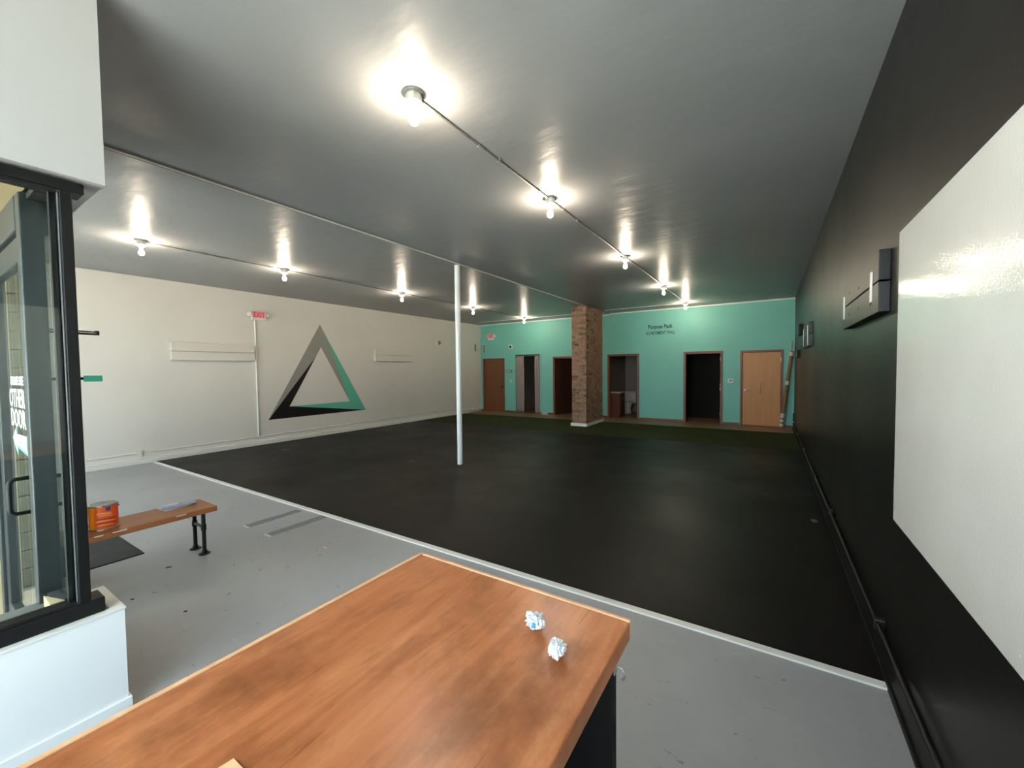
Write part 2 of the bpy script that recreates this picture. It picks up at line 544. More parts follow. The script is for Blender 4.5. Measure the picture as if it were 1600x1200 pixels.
# --- floors
bm = bmesh.new()
a_box(bm, XL - .2, XR + .2, .60, 15.4, -.15, 0)
a_box(bm, XV, XR + .2, YB - .2, .60, -.15, 0)
a_box(bm, XL - .2, XV2, YB - .2, .60, -.15, 0)
struct(to_obj('floor', bm, 'concrete'), 'grey painted concrete floor with scuffs', 'floor')
struct(box('floor_alcove', XV2, XV, YB - 3.4, .60, -.15, -.02, 'pavement'), 'pale pavement of the entrance alcove outside the glass', 'pavement')
struct(box('floor_rubber', XL + .01, XR - .01, 2.70, 9.35, 0, .010, 'rubber'), 'black rubber gym floor across the room', 'floor')
struct(box('trim_1', XL + .12, XR - .02, 2.645, 2.70, 0, .012, 'white_trim', bev=.003), 'white strip along front edge of the black floor', 'strip')
bm = bmesh.new()
a_box(bm, XL + .01, XR - .01, 9.35, 10.50, 0, .014)
a_box(bm, XL + .01, -4.75, 10.50, 11.74, 0, .014)
a_box(bm, -4.25, XR - .01, 10.50, 11.74, 0, .014)
tag(to_obj('artificial_turf', bm, 'turf'), 'dark green artificial turf strip before the wooden threshold floor', 'turf', kind='stuff')
struct(box('floor_wood', XL + .01, XR - .01, 11.74, 15.2, 0, .006, 'wood_floor'), 'brown wood floor strip along the teal wall', 'floor')

# --- ceilings
struct(box('ceiling', XS, XR + .2, YB - .2, 15.4, ZR, ZR + .15, 'ceiling'), 'grey gloss ceiling of the right bay', 'ceiling')
struct(box('ceiling.001', XL - .2, XS, YB - .2, 15.4, ZL, ZL + .19, 'ceiling'), 'grey gloss ceiling of the lower left bay', 'ceiling')
struct(box('trim_2', XS, XS + .010, .6, 10.55, ZL + .004, ZL + .016, 'white_trim', bev=.002), 'thin bead along the ceiling step', 'trim')

# --- side walls
struct(box('wall_left', XL - .2, XL, YB - .2, 15.4, 0, ZR, 'white_wall'), 'white painted left wall', 'wall')
struct(box('wall_right', XR, XR + .2, YB - .2, 15.4, 0, ZR, 'black_wall'), 'black painted right wall', 'wall')
bm = bmesh.new()
a_box(bm, XL, XL + .10, 1.0, 11.9, 0, .075, .004)
a_box(bm, XL, XL + .05, 1.0, 12.80, .075, .10, .008)
struct(to_obj('baseboard_left', bm, 'white_trim'), 'white stepped baseboard of the left wall', 'baseboard')
bm = bmesh.new()
a_box(bm, XR - .022, XR, -1.2, 12.8, 0, .15, .004)
a_box(bm, XR - .035, XR, -1.2, 12.8, 0, .03, .004)
struct(to_obj('baseboard_right', bm, 'black'), 'black baseboard of the right wall', 'baseboard')

# --- far wall with door openings


def fx(px, py=600): return at(px, py, 1, YF).x
def fz(px, py): return at(px, py, 1, YF).z


D1 = (fx(756.5), fx(787.5), 2.02)
D2 = (fx(805.5), fx(844.5), 2.17)
D3 = (fx(866.5), fx(866.5) + .92, 2.00)
D4 = (fx(952), fx(996.0), 2.02)
D5 = (fx(1071), fx(1126), 2.03)
D6 = (fx(1159), fx(1221), 2.03)
bm = bmesh.new()
xs = XL
for (a, b, h) in (D1, D2, D3, D4, D5, D6):
    a_box(bm, xs, a, YF, YF + .13, 0, ZR)
    a_box(bm, a, b, YF, YF + .13, h, ZR)
    xs = b
a_box(bm, xs, XR, YF, YF + .13, 0, ZR)
struct(to_obj('wall_back', bm, 'teal_wall'), 'teal painted far wall with six doorways', 'wall')
bm = bmesh.new()
xs = XL
for (a, b, h) in (D1, D2, D3, D4, D5, D6):
    g = 0.0 if (a, b) == D2[:2] else .05
    a_box(bm, xs, a - g, YF - .012, YF, 0, .075); xs = b + g
a_box(bm, xs, XR, YF - .012, YF, 0, .075)
struct(to_obj('baseboard_back', bm, 'brown_frame'), 'brown baseboard of the teal wall', 'baseboard')
bm = bmesh.new()
a_box(bm, XL, XS, YF - .03, YF, ZL - .035, ZL - .0)
a_box(bm, XS, XR, YF - .03, YF, ZR - .035, ZR - .0)
struct(to_obj('trim_3', bm, 'white_trim'), 'white crown strip above the teal wall', 'trim')

# rooms behind the far wall
struct(box('wall_rear', XL, XR, 15.1, 15.25, 0, ZR, 'grey_room'), 'grey rear wall of the back rooms', 'wall')
parts_x = [(D1[1] + D2[0]) / 2, D2[1] + .25, -4.62, (D4[1] + D5[0]) / 2, (D5[1] + D6[0]) / 2]
for i, x in enumerate(parts_x):
    struct(box('wall_partition', x - .05, x + .05, YF + .13, 15.1, 0, ZL, 'room_shade' if i in (4,) else 'grey_room'), 'partition wall behind the teal wall', 'wall')
struct(box('wall_closet', parts_x[3] + .06, parts_x[4] - .06, 14.2, 14.3, 0, ZL, 'room_shade'), 'rear wall of the unlit room, shade painted in near black', 'wall')
struct(box('wall_closet.001', parts_x[3] + .055, parts_x[3] + .075, YF + .14, 14.2, 0, ZL, 'room_shade'), 'side wall of the unlit room, shade painted in near black', 'wall')


def casing(parent, d, m, w=.055, proud=.018):
    a, b, h = d
    for n, (x0, x1, z0, z1) in (('jamb', (a - w, a + .012, 0, h + w)), ('jamb', (b - .012, b + w, 0, h + w)), ('head_casing', (a + .012, b - .012, h - .012, h + w))):
        box(n, x0, x1, YF - proud, YF + .13, z0, z1, m, parent, .004)


# door_1: closed brown door
d = sthing('door_1', ((D1[0] + D1[1]) / 2, YF, 0), 'closed brown door in the far left corner of the teal wall', 'door')
casing(d, D1, 'brown_frame', .035)
box('door_leaf', D1[0] + .015, D1[1] - .015, YF + .03, YF + .07, .01, D1[2] - .015, 'brown_door', d, .003)
kn = lathe('knob', (D1[1] - .09, YF + .03, .96), (0, -1, 0), [(0, 0), (.03, 0), (.03, .008), (.012, .012), (.012, .03), (.028, .04), (.028, .055), (.012, .065), (0, .066)], 'lens', d)

# door_2: curtained doorway
d = sthing('door_2', ((D2[0] + D2[1]) / 2, YF, 0), 'open doorway with pale edge hung with two curtains', 'doorway')
bm = bmesh.new()
a_box(bm, D2[0] - .03, D2[0] + .008, YF - .012, YF + .13, 0, D2[2] + .03)
a_box(bm, D2[1] - .008, D2[1] + .03, YF - .012, YF + .13, 0, D2[2] + .03)
a_box(bm, D2[0] + .008, D2[1] - .008, YF - .012, YF + .13, D2[2] - .008, D2[2] + .03)
to_obj('frame', bm, 'teal_wall', d)
rod('curtain_rod', (D2[0] + .009, YF + .06, D2[2] - .05), (D2[1] - .009, YF + .06, D2[2] - .05), .012, 'galv', d)


def curtain(x0, x1, folds, label):
    bm = bmesh.new()
    nx, nz = folds * 10, 14
    g = []
    for i in range(nx + 1):
        row = []
        for j in range(nz + 1):
            t = i / nx; z = .03 + (D2[2] - .06 - .03) * j / nz
            sp = 1 + .06 * math.sin(j / nz * 3.0)
            y = YF + .06 + .028 * math.sin(t * folds * 2 * math.pi + .4 * math.sin(j * .5)) * (1.0 if j < nz else .6)
            x = x0 + (x1 - x0) * (t * sp if x0 < x1 - 0 else t)
            x = min(max(x, D2[0] + .012), D2[1] - .012)
            row.append(bm.verts.new((x, y, z)))
        g.append(row)
    for i in range(nx):
        for j in range(nz):
            bm.faces.new((g[i][j], g[i + 1][j], g[i + 1][j + 1], g[i][j + 1]))
    bm.normal_update(); bmesh.ops.solidify(bm, geom=list(bm.faces), thickness=.004)
    o = to_obj('curtain', bm, 'curtain', None, True)
    tag(o, label, 'curtain', 'curtains in the second doorway')
    for k in range(folds + 1):
        bm = bmesh.new()
        xx = x0 + (x1 - x0) * k / folds
        xx = min(max(xx, D2[0] + .03), D2[1] - .03)
        n = 12
        cs = []
        ring = [(xx, YF + .06 + .02 * math.cos(2 * math.pi * q / n), D2[2] - .05 + .02 * math.sin(2 * math.pi * q / n)) for q in range(n + 1)]
        a_tube(bm, ring, .003, 6, False)
        to_obj('curtain_ring', bm, 'galv', o)
    return o


curtain(fx(805.8), fx(817.5), 5, 'grey mauve curtain bunched at the left of the second doorway')
curtain(fx(834.5), fx(844.2), 3, 'grey mauve curtain hanging at the right of the second doorway')

# door_3: dark door standing ajar, half hidden by the brick pillar
d = sthing('door_3', ((D3[0] + D3[1]) / 2, YF, 0), 'dark brown door standing ajar behind the brick pillar', 'door')
casing(d, D3, 'brown_frame')
p0 = Vector((D3[0] + .02, YF + .04, .012)); ang = math.radians(64)
dirv = Vector((math.cos(ang), math.sin(ang), 0)); nv = Vector((-dirv.y, dirv.x, 0)) * .04
L = .84
prism('door_leaf', [p0, p0 + dirv * L, p0 + dirv * L + nv, p0 + nv], (0, 0, D3[2] - .03), 'dark_door', d)

# door_4: restroom doorway
d = sthing('door_4', ((D4[0] + D4[1]) / 2, YF, 0), 'open restroom doorway with brown frame right of the pillar', 'doorway')
casing(d, D4, 'brown_frame')
# door_5: unlit doorway
d = sthing('door_5', ((D5[0] + D5[1]) / 2, YF, 0), 'open doorway with brown frame into an unlit room', 'doorway')
casing(d, D5, 'brown_frame', .055)
for z0, z1, n in ((1.80, 1.90, 'hinge'), (1.10, 1.15, 'strike_plate'), (.96, 1.06, 'strike_plate'), (.26, .34, 'hinge')):
    box(n, D5[1] - .016, D5[1] - .010, YF - .022, YF + .02, z0, z1, 'steel', d)
# door_6: closed pale door
d = sthing('door_6', ((D6[0] + D6[1]) / 2, YF, 0), 'closed pale oak door beside the black wall', 'door')
casing(d, D6, 'brown_frame', .04)
leaf = box('door_leaf', D6[0] + .018, D6[1] - .018, YF + .005, YF + .045, .02, D6[2] - .018, 'oak_door', d, .003)
hx, hz = D6[0] + .075, .985
lathe('rose', (hx, YF + .005, hz), (0, -1, 0), cyl_prof(.028, .01, .003), 'steel', leaf, 16)
tube('handle', [(hx, YF - .005, hz), (hx, YF - .04, hz), (hx + .02, YF - .05, hz), (hx + .12, YF - .05, hz)], .009, 'steel', leaf)
for z in (.25, 1.75):
    box('hinge', D6[1] - .022, D6[1] - .010, YF - .012, YF + .004, z, z + .1, 'steel', d)
prism('scratch', [(D6[0] + .42, YF + .004, .88), (D6[0] + .44, YF + .004, .88), (D6[0] + .47, YF + .004, 1.2), (D6[0] + .46, YF + .004, 1.2)], (0, .0008, 0), 'brown_door', leaf)

# --- street front behind the camera (daylight openings with frames)
bm = bmesh.new()
for x0, x1, za, zb in ((XV, XR, .25, 3.15), (-8.8, XV2, .35, 2.55)):
    a_box(bm, x0, x1, YB - .12, YB, 0, za)
    a_box(bm, x0, x1, YB - .12, YB, zb, ZL)
a_box(bm, XL, -8.8, YB - .12, YB, 0, ZL)
struct(to_obj('wall_front', bm, 'white_wall'), 'street front wall below and above the windows', 'wall')


def shop_window(name, x0, x1, za, zb, n, label):
    d = sthing(name, ((x0 + x1) / 2, YB - .06, .5), label, 'window')
    for k in range(n + 1):
        x = x0 + (x1 - x0) * k / n
        x = min(max(x, x0 + .03), x1 - .03)
        box('mullion', x - .03, x + .03, YB - .10, YB - .02, za, zb, 'black_metal', d)
    for k in range(n):
        xa = x0 + (x1 - x0) * k / n + .03; xb = x0 + (x1 - x0) * (k + 1) / n - .03
        box('pane', xa, xb, YB - .064, YB - .058, za, zb, 'glass', d)


shop_window('window_3', XV, XR, .25, 3.15, 2, 'street window behind the counter')
shop_window('window_4', -8.8, XV2, .35, 2.55, 3, 'street window of the left bay')

struct(box('floor_street', -30, 30, -24, YB - 3.4, -.2, -.04, 'pavement'), 'pale street pavement outside the shop front', 'pavement')
struct(box('floor_street.001', XV, 30, YB - 3.4, YB - .2, -.2, -.03, 'pavement'), 'pale pavement outside the counter window', 'pavement')
struct(box('floor_street.002', -30, XV2, YB - 3.4, YB - .2, -.2, -.03, 'pavement'), 'pale pavement outside the left bay window', 'pavement')

# ================================================================ ENTRANCE ALCOVE
bm = bmesh.new()
a_box(bm, -2.95, XV, YB, YV, 0, .495, 0)
struct(to_obj('wall_knee', bm, 'white_gloss'), 'low white knee wall under the alcove window', 'wall')
bm = bmesh.new()
a_box(bm, XV, XV + .012, YB, YV + .012, 0, .062, .003)
a_box(bm, -2.95, XV, YV, YV + .012, 0, .062, .003)
struct(to_obj('baseboard_knee', bm, 'white_gloss'), 'white baseboard at foot of the knee wall', 'baseboard')
bm = bmesh.new()
a_box(bm, -2.64, XV + .004, YB, YV + .004, .495, .507, .002)
a_box(bm, -2.95, -2.64, YV - .045, YV + .004, .495, .507, .002)
struct(to_obj('trim_4', bm, 'white_trim'), 'white cap along top of the knee wall', 'trim')
struct(box('wall_soffit', XV2, XV, YB, YV, 2.49, ZL, 'soffit'), 'white boxed soffit above the alcove window', 'wall')
struct(box('ceiling_alcove', XV2, -2.74, YB - 1.2, YD - .02, 2.462, 2.488, 'tan_ceiling'), 'tan ceiling of the entrance alcove', 'ceiling')
struct(box('trim_5', -2.95, -2.735, YB, YD + .06, .508, .53, 'ledge', bev=.004), 'grey outer ledge below the alcove glass', 'ledge')

d = sthing('window_1', (-2.68, -.3, .507), 'black framed alcove window beside the counter', 'window')
box('sill', -2.745, -2.628, YB, .542, .507, .576, 'black_metal', d, .006)
box('sill_bead', -2.655, -2.632, YB, .452, .576, .590, 'black_metal', d, .003)
box('header', -2.745, -2.628, YB, .536, 2.432, 2.476, 'black_metal', d, .004)
box('header_bead', -2.655, -2.632, YB, .452, 2.416, 2.432, 'black_metal', d, .003)
box('corner_post', -2.745, -2.630, .457, .497, .576, 2.432, 'black_metal', d, .004)
box('post_bead', -2.652, -2.634, .452, .457, .576, 2.432, 'silver', d, .003)
box('stop_bead', -2.72, -2.69, .435, .457, .576, 2.432, 'black_metal', d, .002)
box('pane', -2.681, -2.674, YB, .450, .578, 2.430, 'glass', d)

d = sthing('window_2', (-2.82, .44, .53), 'narrow side light next to the blocked alcove door', 'window')
box('frame_head', -2.90, -2.746, .40, .452, 2.43, 2.46, 'black_metal', d, .004)
box('frame_sill', -2.90, -2.746, .40, .452, .531, .58, 'dark_frame', d, .004)
box('pane', -2.90, -2.746, .437, .443, .58, 2.43, 'glass', d)

d = sthing('door_7', (-3.42, YD, 0), 'black framed glass entrance door with white lettering', 'door')
box('jamb', -2.985, -2.905, .375, .452, .531, 2.46, 'dark_frame', d, .005)
box('jamb', -4.02, -3.95, .372, .482, 0, 2.46, 'dark_frame', d, .005)
box('head', -3.948, -2.987, .372, .482, 2.30, 2.46, 'dark_frame', d, .005)
leaf = thing('door_leaf', (-3.46, YD, .02), 'glass door leaf', 'door')
leaf.parent = d; leaf.location = ORIGIN[leaf] - ORIGIN[d]
for kx in ('label', 'category'):
    del leaf[kx]
box('stile', -3.08, -2.99, .388, .434, .02, 2.29, 'dark_frame', leaf, .004)
box('stile', -3.945, -3.86, .388, .434, .02, 2.29, 'dark_frame', leaf, .004)
box('bottom_rail', -3.858, -3.082, .388, .434, .02, .24, 'dark_frame', leaf, .004)
box('top_rail', -3.858, -3.082, .388, .434, 2.17, 2.29, 'dark_frame', leaf, .004)
box('pane', -3.858, -3.082, .408, .414, .24, 2.17, 'glass', leaf)
hxp = -3.03
tube('pull_handle', [(hxp, .388, 1.122), (hxp, .335, 1.122), (hxp, .322, 1.112), (hxp, .318, 1.10), (hxp, .318, .98), (hxp, .322, .966), (hxp, .335, .955), (hxp, .388, .955)], .0095, 'black_metal', leaf)
tube('push_handle', [(hxp, .434, 1.11), (hxp, .50, 1.11), (hxp, .512, 1.10), (hxp, .512, .98), (hxp, .50, .965), (hxp, .434, .965)], .0095, 'black_metal', leaf)
# lettering on the outside of the glass
for s, xa, xb, za, zb in (('PLEASE USE', -3.60, -3.245, 1.565, 1.612), ('OTHER', -3.655, -3.225, 1.445, 1.545), ('DOOR', -3.635, -3.225, 1.335, 1.435)):
    text_mesh('door_lettering', s, (1, 0, 0), (0, 0, 1), (xa, .4055, za), xb - xa, zb - za, .0012, 'vinyl_white', leaf, bold=.01)


def arrow(dx, dz, y, m):
    P = [(-3.62, 1.268), (-3.50, 1.335), (-3.52, 1.295), (-3.23, 1.300), (-3.25, 1.255), (-3.22, 1.215), (-3.51, 1.238), (-3.51, 1.195)]
    prism('arrow', [(x + dx, y, z + dz) for x, z in P], (0, .0012, 0), m, leaf)


arrow(0, 0, .4045, 'vinyl_white'); arrow(.012, -.018, .4062, 'vinyl_teal')

# far side of the alcove: cream siding boards and a pilaster
w = struct(box('wall_alcove', XV2 - .10, XV2, YB, YV, 0, ZL, 'cream_siding'), 'pale cream siding on the far side of the alcove', 'wall')
zz = .02
while zz < 2.44:
    bm = bmesh.new(); a_box(bm, XV2 + .001, XV2 + .016, YB, YD - .05, zz, min(zz + .132, 2.46), .003)
    to_obj('siding_board', bm, 'cream_siding', w)
    zz += .138
bm = bmesh.new()
a_box(bm, XV2 + .02, -4.022, .36, .50, 0, 2.46)
struct(to_obj('wall_pier', bm, 'cream'), 'cream painted pier left of the alcove door', 'wall')
prism('wedge', [(-2.735, .385, .531), (-2.735, .43, .531), (-2.87, .385, .531)], (0, 0, .05), 'cream')  # plain triangular cream piece on the ledge
tag(bpy.data.objects['wedge'], 'cream wedge shaped piece on the ledge behind the alcove glass', 'wedge')
# interior fittings seen beyond the corner post
d = thing('door_closer_arm', (-3.30, .484, 1.85), 'black metal arm sticking out past the window post', 'door hardware')
box('bracket', -3.345, -3.255, .482, .500, 1.825, 1.895, 'black_metal', d, .003)
bm = bmesh.new()
a_tube(bm, [(-3.30, .50, 1.867), (-3.30, .695, 1.863)], .004, 8)
a_tube(bm, [(-3.30, .50, 1.853), (-3.30, .695, 1.851)], .006, 8)
to_obj('arm', bm, 'black_metal', d, True)
lathe('end_knuckle', (-3.30, .698, 1.845), (0, 0, 1), cyl_prof(.010, .026, .002), 'black_metal', d, 12)
d = thing('teal_tag', (-3.30, .484, 1.57), 'teal plastic tag clipped to the door frame below the black arm', 'tag')
box('clip', -3.306, -3.294, .483, .634, 1.588, 1.604, 'black_metal', d, .002)
bm = bmesh.new(); a_box(bm, -3.303, -3.297, .634, .712, 1.577, 1.612, .0015)
to_obj('tag_plate', bm, 'teal_tag', d)
struct(box('wall_transom', -4.75, -2.90, .484, .486, 2.461, 2.489, 'dark_frame'), 'dark strip above the alcove door', 'trim')

# ================================================================ COUNTER
CX0, CX1, CY0, CY1, CZ = -.885, -.250, -1.05, .868, 1.07
d = thing('reception_counter', ((CX0 + CX1) / 2, 0, 0), 'wood topped reception counter with black base in the foreground', 'counter')
bm = bmesh.new(); a_box(bm, CX0 + .012, CX1, CY0, CY1 - .010, CZ - .040, CZ, .003)
to_obj('countertop', bm, 'counter', d)
box('edge_band', CX0, CX0 + .012, CY0, CY1, CZ - .040, CZ + .0015, 'edge_band', d, .002)
box('edge_band', CX0 + .012, CX1, CY1 - .010, CY1, CZ - .040, CZ + .0015, 'edge_band', d, .002)
box('end_panel', CX0 + .05, CX1 - .012, .782, .802, 0, CZ - .04, 'black', d, .002)
box('front_panel', CX0 + .05, CX0 + .07, CY0, .782, 0, CZ - .04, 'black', d)
box('shelf', CX0 + .07, CX1 - .03, CY0, .782, .52, .54, 'black', d)
box('bottom_shelf', CX0 + .07, CX1 - .03, CY0, .782, .08, .10, 'black', d)
box('end_panel', CX0 + .07, CX1 - .012, CY0, CY0 + .02, 0, CZ - .04, 'black', d)
hk = tube('hook', [(CX1 - .012, .79, 1.015), (CX1 + .004, .79, 1.012), (CX1 + .010, .79, 1.0), (CX1 + .006, .79, .99), (CX1 + .001, .79, .992)], .0022, 'steel', d, 8)
box('hook_plate', CX1 - .012, CX1 - .009, .783, .797, .995, 1.028, 'steel', d, .001)


def paper_ball(loc, r, seed, label, patch=None):
    random.seed(seed)
    bm = bmesh.new()
    bmesh.ops.create_icosphere(bm, subdivisions=4, radius=1)
    planes = []
    for _ in range(26):
        n = Vector((random.gauss(0, 1), random.gauss(0, 1), random.gauss(0, 1))).normalized()
        planes.append((n, random.uniform(.72, 1.0)))
    off = Vector((seed * 3.1, seed * 1.7, seed))
    for v in bm.verts:
        dd = v.co.normalized()
        rr = min(h / max(dd.dot(n), .18) for n, h in planes)
        rr = min(rr, 1.12)
        rr *= 1 - .35 * abs(noise.noise(dd * 2.6 + off)) - .42 * abs(noise.noise(dd * 5.5 + off * 2)) - .12 * abs(noise.noise(dd * 12 + off))
        v.co = dd * rr
    for v in bm.verts:
        v.co = Vector((v.co.x, v.co.y, v.co.z * .92)) * r
    zmin = min(v.co.z for v in bm.verts)
    for v in bm.verts:
        v.co += Vector(loc) + Vector((0, 0, -zmin))
    if patch:
        pd = Vector(patch).normalized()
        c = Vector(loc) + Vector((0, 0, -zmin))
        for f in bm.faces:
            if (f.calc_center_median() - c).normalized().dot(pd) > .95:
                f.material_index = 1
    o = to_obj('paper_ball', bm, ['paper', 'paper_blue'])
    tag(o, label, 'paper ball', 'crumpled paper balls on the counter')


b1 = at(838, 985, 2, CZ); b2 = at(870, 1027, 2, CZ)
paper_ball((b1.x, b1.y, CZ), .0255, 3, 'rounder crumpled white paper ball with a blue fleck on the counter', (.15, -.9, -.1))
paper_ball((b2.x, b2.y, CZ), .0235, 8, 'smaller lumpy white paper ball nearer the right counter edge')
random.seed(7)
p = at(365, 1188, 2, CZ)
c1, c2 = at(392, 1216, 2, CZ), at(322, 1215, 2, CZ)
prism('card', [(q.x, q.y, CZ + .0002) for q in (p, c1, c1 + c2 - p, c2)], (0, 0, .003), 'kraft')
tag(bpy.data.objects['card'], 'corner of a pale tan card lying at the bottom of the counter', 'card')

# ================================================================ BENCH AND THINGS BY THE DOOR
BX0, BX1, BY0, BY1, BZ = -4.47, -4.10, .66, 1.575, .45
d = thing('bench', ((BX0 + BX1) / 2, (BY0 + BY1) / 2, 0), 'brown wooden plank bench on black pipe legs', 'bench')
bm = bmesh.new(); a_box(bm, BX0, BX1, BY0, BY1, BZ - .045, BZ, .005)
seat = to_obj('seat', bm, 'bench', d)
for k, (yy, ll) in enumerate(((.80, .05), (.90, .08), (1.28, .07))):
    box('chip', BX1 - .004, BX1 + .0012, yy, yy + ll, BZ - .012, BZ - .003, 'paper', seat)
for yy in (.76, 1.525):
    for xx in (-4.452, -4.262):
        lg = rod('leg', (xx, yy, .012), (xx, yy, BZ - .045), .0155, 'black_metal', d)
        lathe('foot_flange', (xx, yy, 0), (0, 0, 1), [(0, 0), (.045, 0), (.045, .006), (.022, .010), (.022, .03), (0, .03)], 'black_metal', lg)
        rod('tee', (xx, yy, .215), (xx, yy, .265), .0205, 'black_metal', lg)
    rod('crossbar', (-4.438, yy, .24), (-4.276, yy, .24), .0125, 'black_metal', d)

# paint can
cx, cy = -4.285, .895
R, Hc = .083, .185
d = thing('paint_can', (cx, cy, BZ), 'orange labelled metal paint can standing on the bench', 'paint can')
lathe('can_body', (cx, cy, BZ), (0, 0, 1), [(0, 0), (R + .002, 0), (R + .002, .006), (R - .002, .010), (R - .002, Hc - .012), (R + .002, Hc - .008), (R + .002, Hc), (R - .010, Hc), (R - .012, Hc - .006), (0, Hc - .006)], 'steel', d, 32)
lathe('lid', (cx, cy, BZ + Hc - .006), (0, 0, 1), [(0, .001), (.030, .001), (.033, .004), (R - .020, .004), (R - .016, .001)], 'galv', d, 32)


def wrap(name, a0, a1, z0, z1, m, parent, rr, wob=0.0):
    bm = bmesh.new(); n = max(3, int(abs(a1 - a0) / 6)); g = []
    for i in range(n + 1):
        a = math.radians(a0 + (a1 - a0) * i / n)
        s = wob * math.sin(i / n * 5)
        g.append([bm.verts.new((cx + rr * math.cos(a), cy + rr * math.sin(a), BZ + z + s)) for z in (z0, z1)])
    for q, w in zip(g, g[1:]):
        bm.faces.new((q[0], w[0], w[1], q[1]))
    return to_obj(name, bm, m, parent, True)


lab = wrap('paper_label', -150, 150, .012, Hc - .014, 'orange', d, R - .0008)
# angle from can to camera
ca = math.degrees(math.atan2(-cy, -cx))
wrap('amber_panel', ca - 72, ca - 38, .012, Hc - .014, 'orange_yellow', lab, R - .0003)
wrap('badge', ca + 8, ca + 28, Hc - .045, Hc - .016, 'navy', lab, R - .0002)
for q, (a0, a1, z, hh, mm) in enumerate(((-25, 30, .118, .010, 'pale_orange'), (-20, 36, .103, .006, 'pale_orange'), (-30, 50, .074, .012, 'deep_orange'), (-28, 48, .062, .007, 'pale_orange'), (-30, 52, .044, .010, 'deep_orange'), (-24, 40, .032, .006, 'pale_orange'))):
    wrap('print_band', ca + a0, ca + a1, z, z + hh, mm, lab, R - .0002, .003)
pts = []
for i in range(17):
    t = math.pi * i / 16
    a = math.radians(ca - 95)
    pts.append(Vector((cx, cy, BZ)) + Vector((math.cos(a) * (R + .006), math.sin(a) * (R + .006), Hc - .03 - .075 * math.sin(t))) + Vector((-math.sin(a), math.cos(a), 0)) * (.075 * math.cos(t)))
tube('bail_handle', pts, .0025, 'steel', d, 8)
for sgn in (-1, 1):
    a = math.radians(ca + 90 * sgn)
    lathe('ear', (cx + math.cos(a) * (R - .003), cy + math.sin(a) * (R - .003), BZ + Hc - .03), (math.cos(a), math.sin(a), 0), cyl_prof(.011, .008, .002), 'steel', d, 12)


def sheet(name, cxy, w, l, rot, z, m, label, group='papers on the bench', lift=.0):
    bm = bmesh.new(); n = 6; g = []
    for i in range(n + 1):
        row = []
        for j in range(n + 1):
            u, v = (i / n - .5) * w, (j / n - .5) * l
            x = cxy[0] + u * math.cos(rot) - v * math.sin(rot); y = cxy[1] + u * math.sin(rot) + v * math.cos(rot)
            row.append(bm.verts.new((x, y, z + lift * (i / n) ** 2 * .6 + lift * (1 - j / n) ** 3 * .4)))
        g.append(row)
    for i in range(n):
        for j in range(n):
            bm.faces.new((g[i][j], g[i + 1][j], g[i + 1][j + 1], g[i][j + 1]))
    bm.normal_update(); bmesh.ops.solidify(bm, geom=list(bm.faces), thickness=.0012)
    o = to_obj(name, bm, m)
    return tag(o, label, 'paper', group)


sheet('leaflet', (-4.40, 1.345), .20, .17, .10, BZ + .0030, 'paper', 'white paper sheet at the bottom of the stack on the bench')
sheet('leaflet', (-4.375, 1.375), .10, .20, -.25, BZ + .0060, 'paper_lav', 'lavender and white leaflet lying on the bench papers', lift=.006)
sheet('leaflet', (-4.385, 1.455), .11, .12, -.15, BZ + .0100, 'paper_dark', 'dark printed leaflet at the far end of the bench papers')
tag(box('door_mat', -6.1, -4.735, .64, 1.24, 0, .008, 'rubber_mat', bev=.003), 'black rubber door mat on the floor behind the bench', 'mat')

# floor tape and scraps
for k, (x, y0, y1, lab) in enumerate(((-4.625, 2.03, 2.60, 'dark worn tape strip on grey floor farther from the counter'), (-4.19, 2.03, 2.64, 'dark worn tape strip on grey floor nearer the counter'))):
    d = thing('floor_tape', (x, (y0 + y1) / 2, 0), lab, 'tape', 'worn tape strips on the grey floor')
    bm = bmesh.new(); n = 14; g = []
    for i in range(n + 1):
        y = y0 + (y1 - y0) * i / n
        j1, j2 = random.uniform(-.008, .008), random.uniform(-.008, .008)
        g.append([bm.verts.new((x - .055 + j1, y, .0014)), bm.verts.new((x + .055 + j2, y, .0014))])
    for q, w in zip(g, g[1:]):
        bm.faces.new((q[0], q[1], w[1], w[0]))
    bm.normal_update(); bmesh.ops.solidify(bm, geom=list(bm.faces), thickness=.0012)
    to_obj('strip', bm, 'tape_dark', d)
    prism('peeled_end', [(x - .06, y0 - .012, .0003), (x + .06, y0 - .014, .0003), (x + .055, y0 + .012, .0003), (x - .057, y0 + .010, .0003)], (0, 0, .003), 'paper', d)


def scrap(px, py, size, m, label, name='floor_scrap', z=0.0, rot=0.0, asp=.4):
    c = at(px, py, 2, z); pts = []
    n = 8
    for i in range(n):
        a = 2 * math.pi * i / n
        rr = size * random.uniform(.6, 1.1)
        u, v = rr * math.cos(a), rr * math.sin(a) * asp
        pts.append((c.x + u * math.cos(rot) - v * math.sin(rot), c.y + u * math.sin(rot) + v * math.cos(rot), z + .0005))
    o = prism(name, pts, (0, 0, .006 if size < .04 else .003), m)
    tag(o, label, 'scrap', 'scraps on the floor')


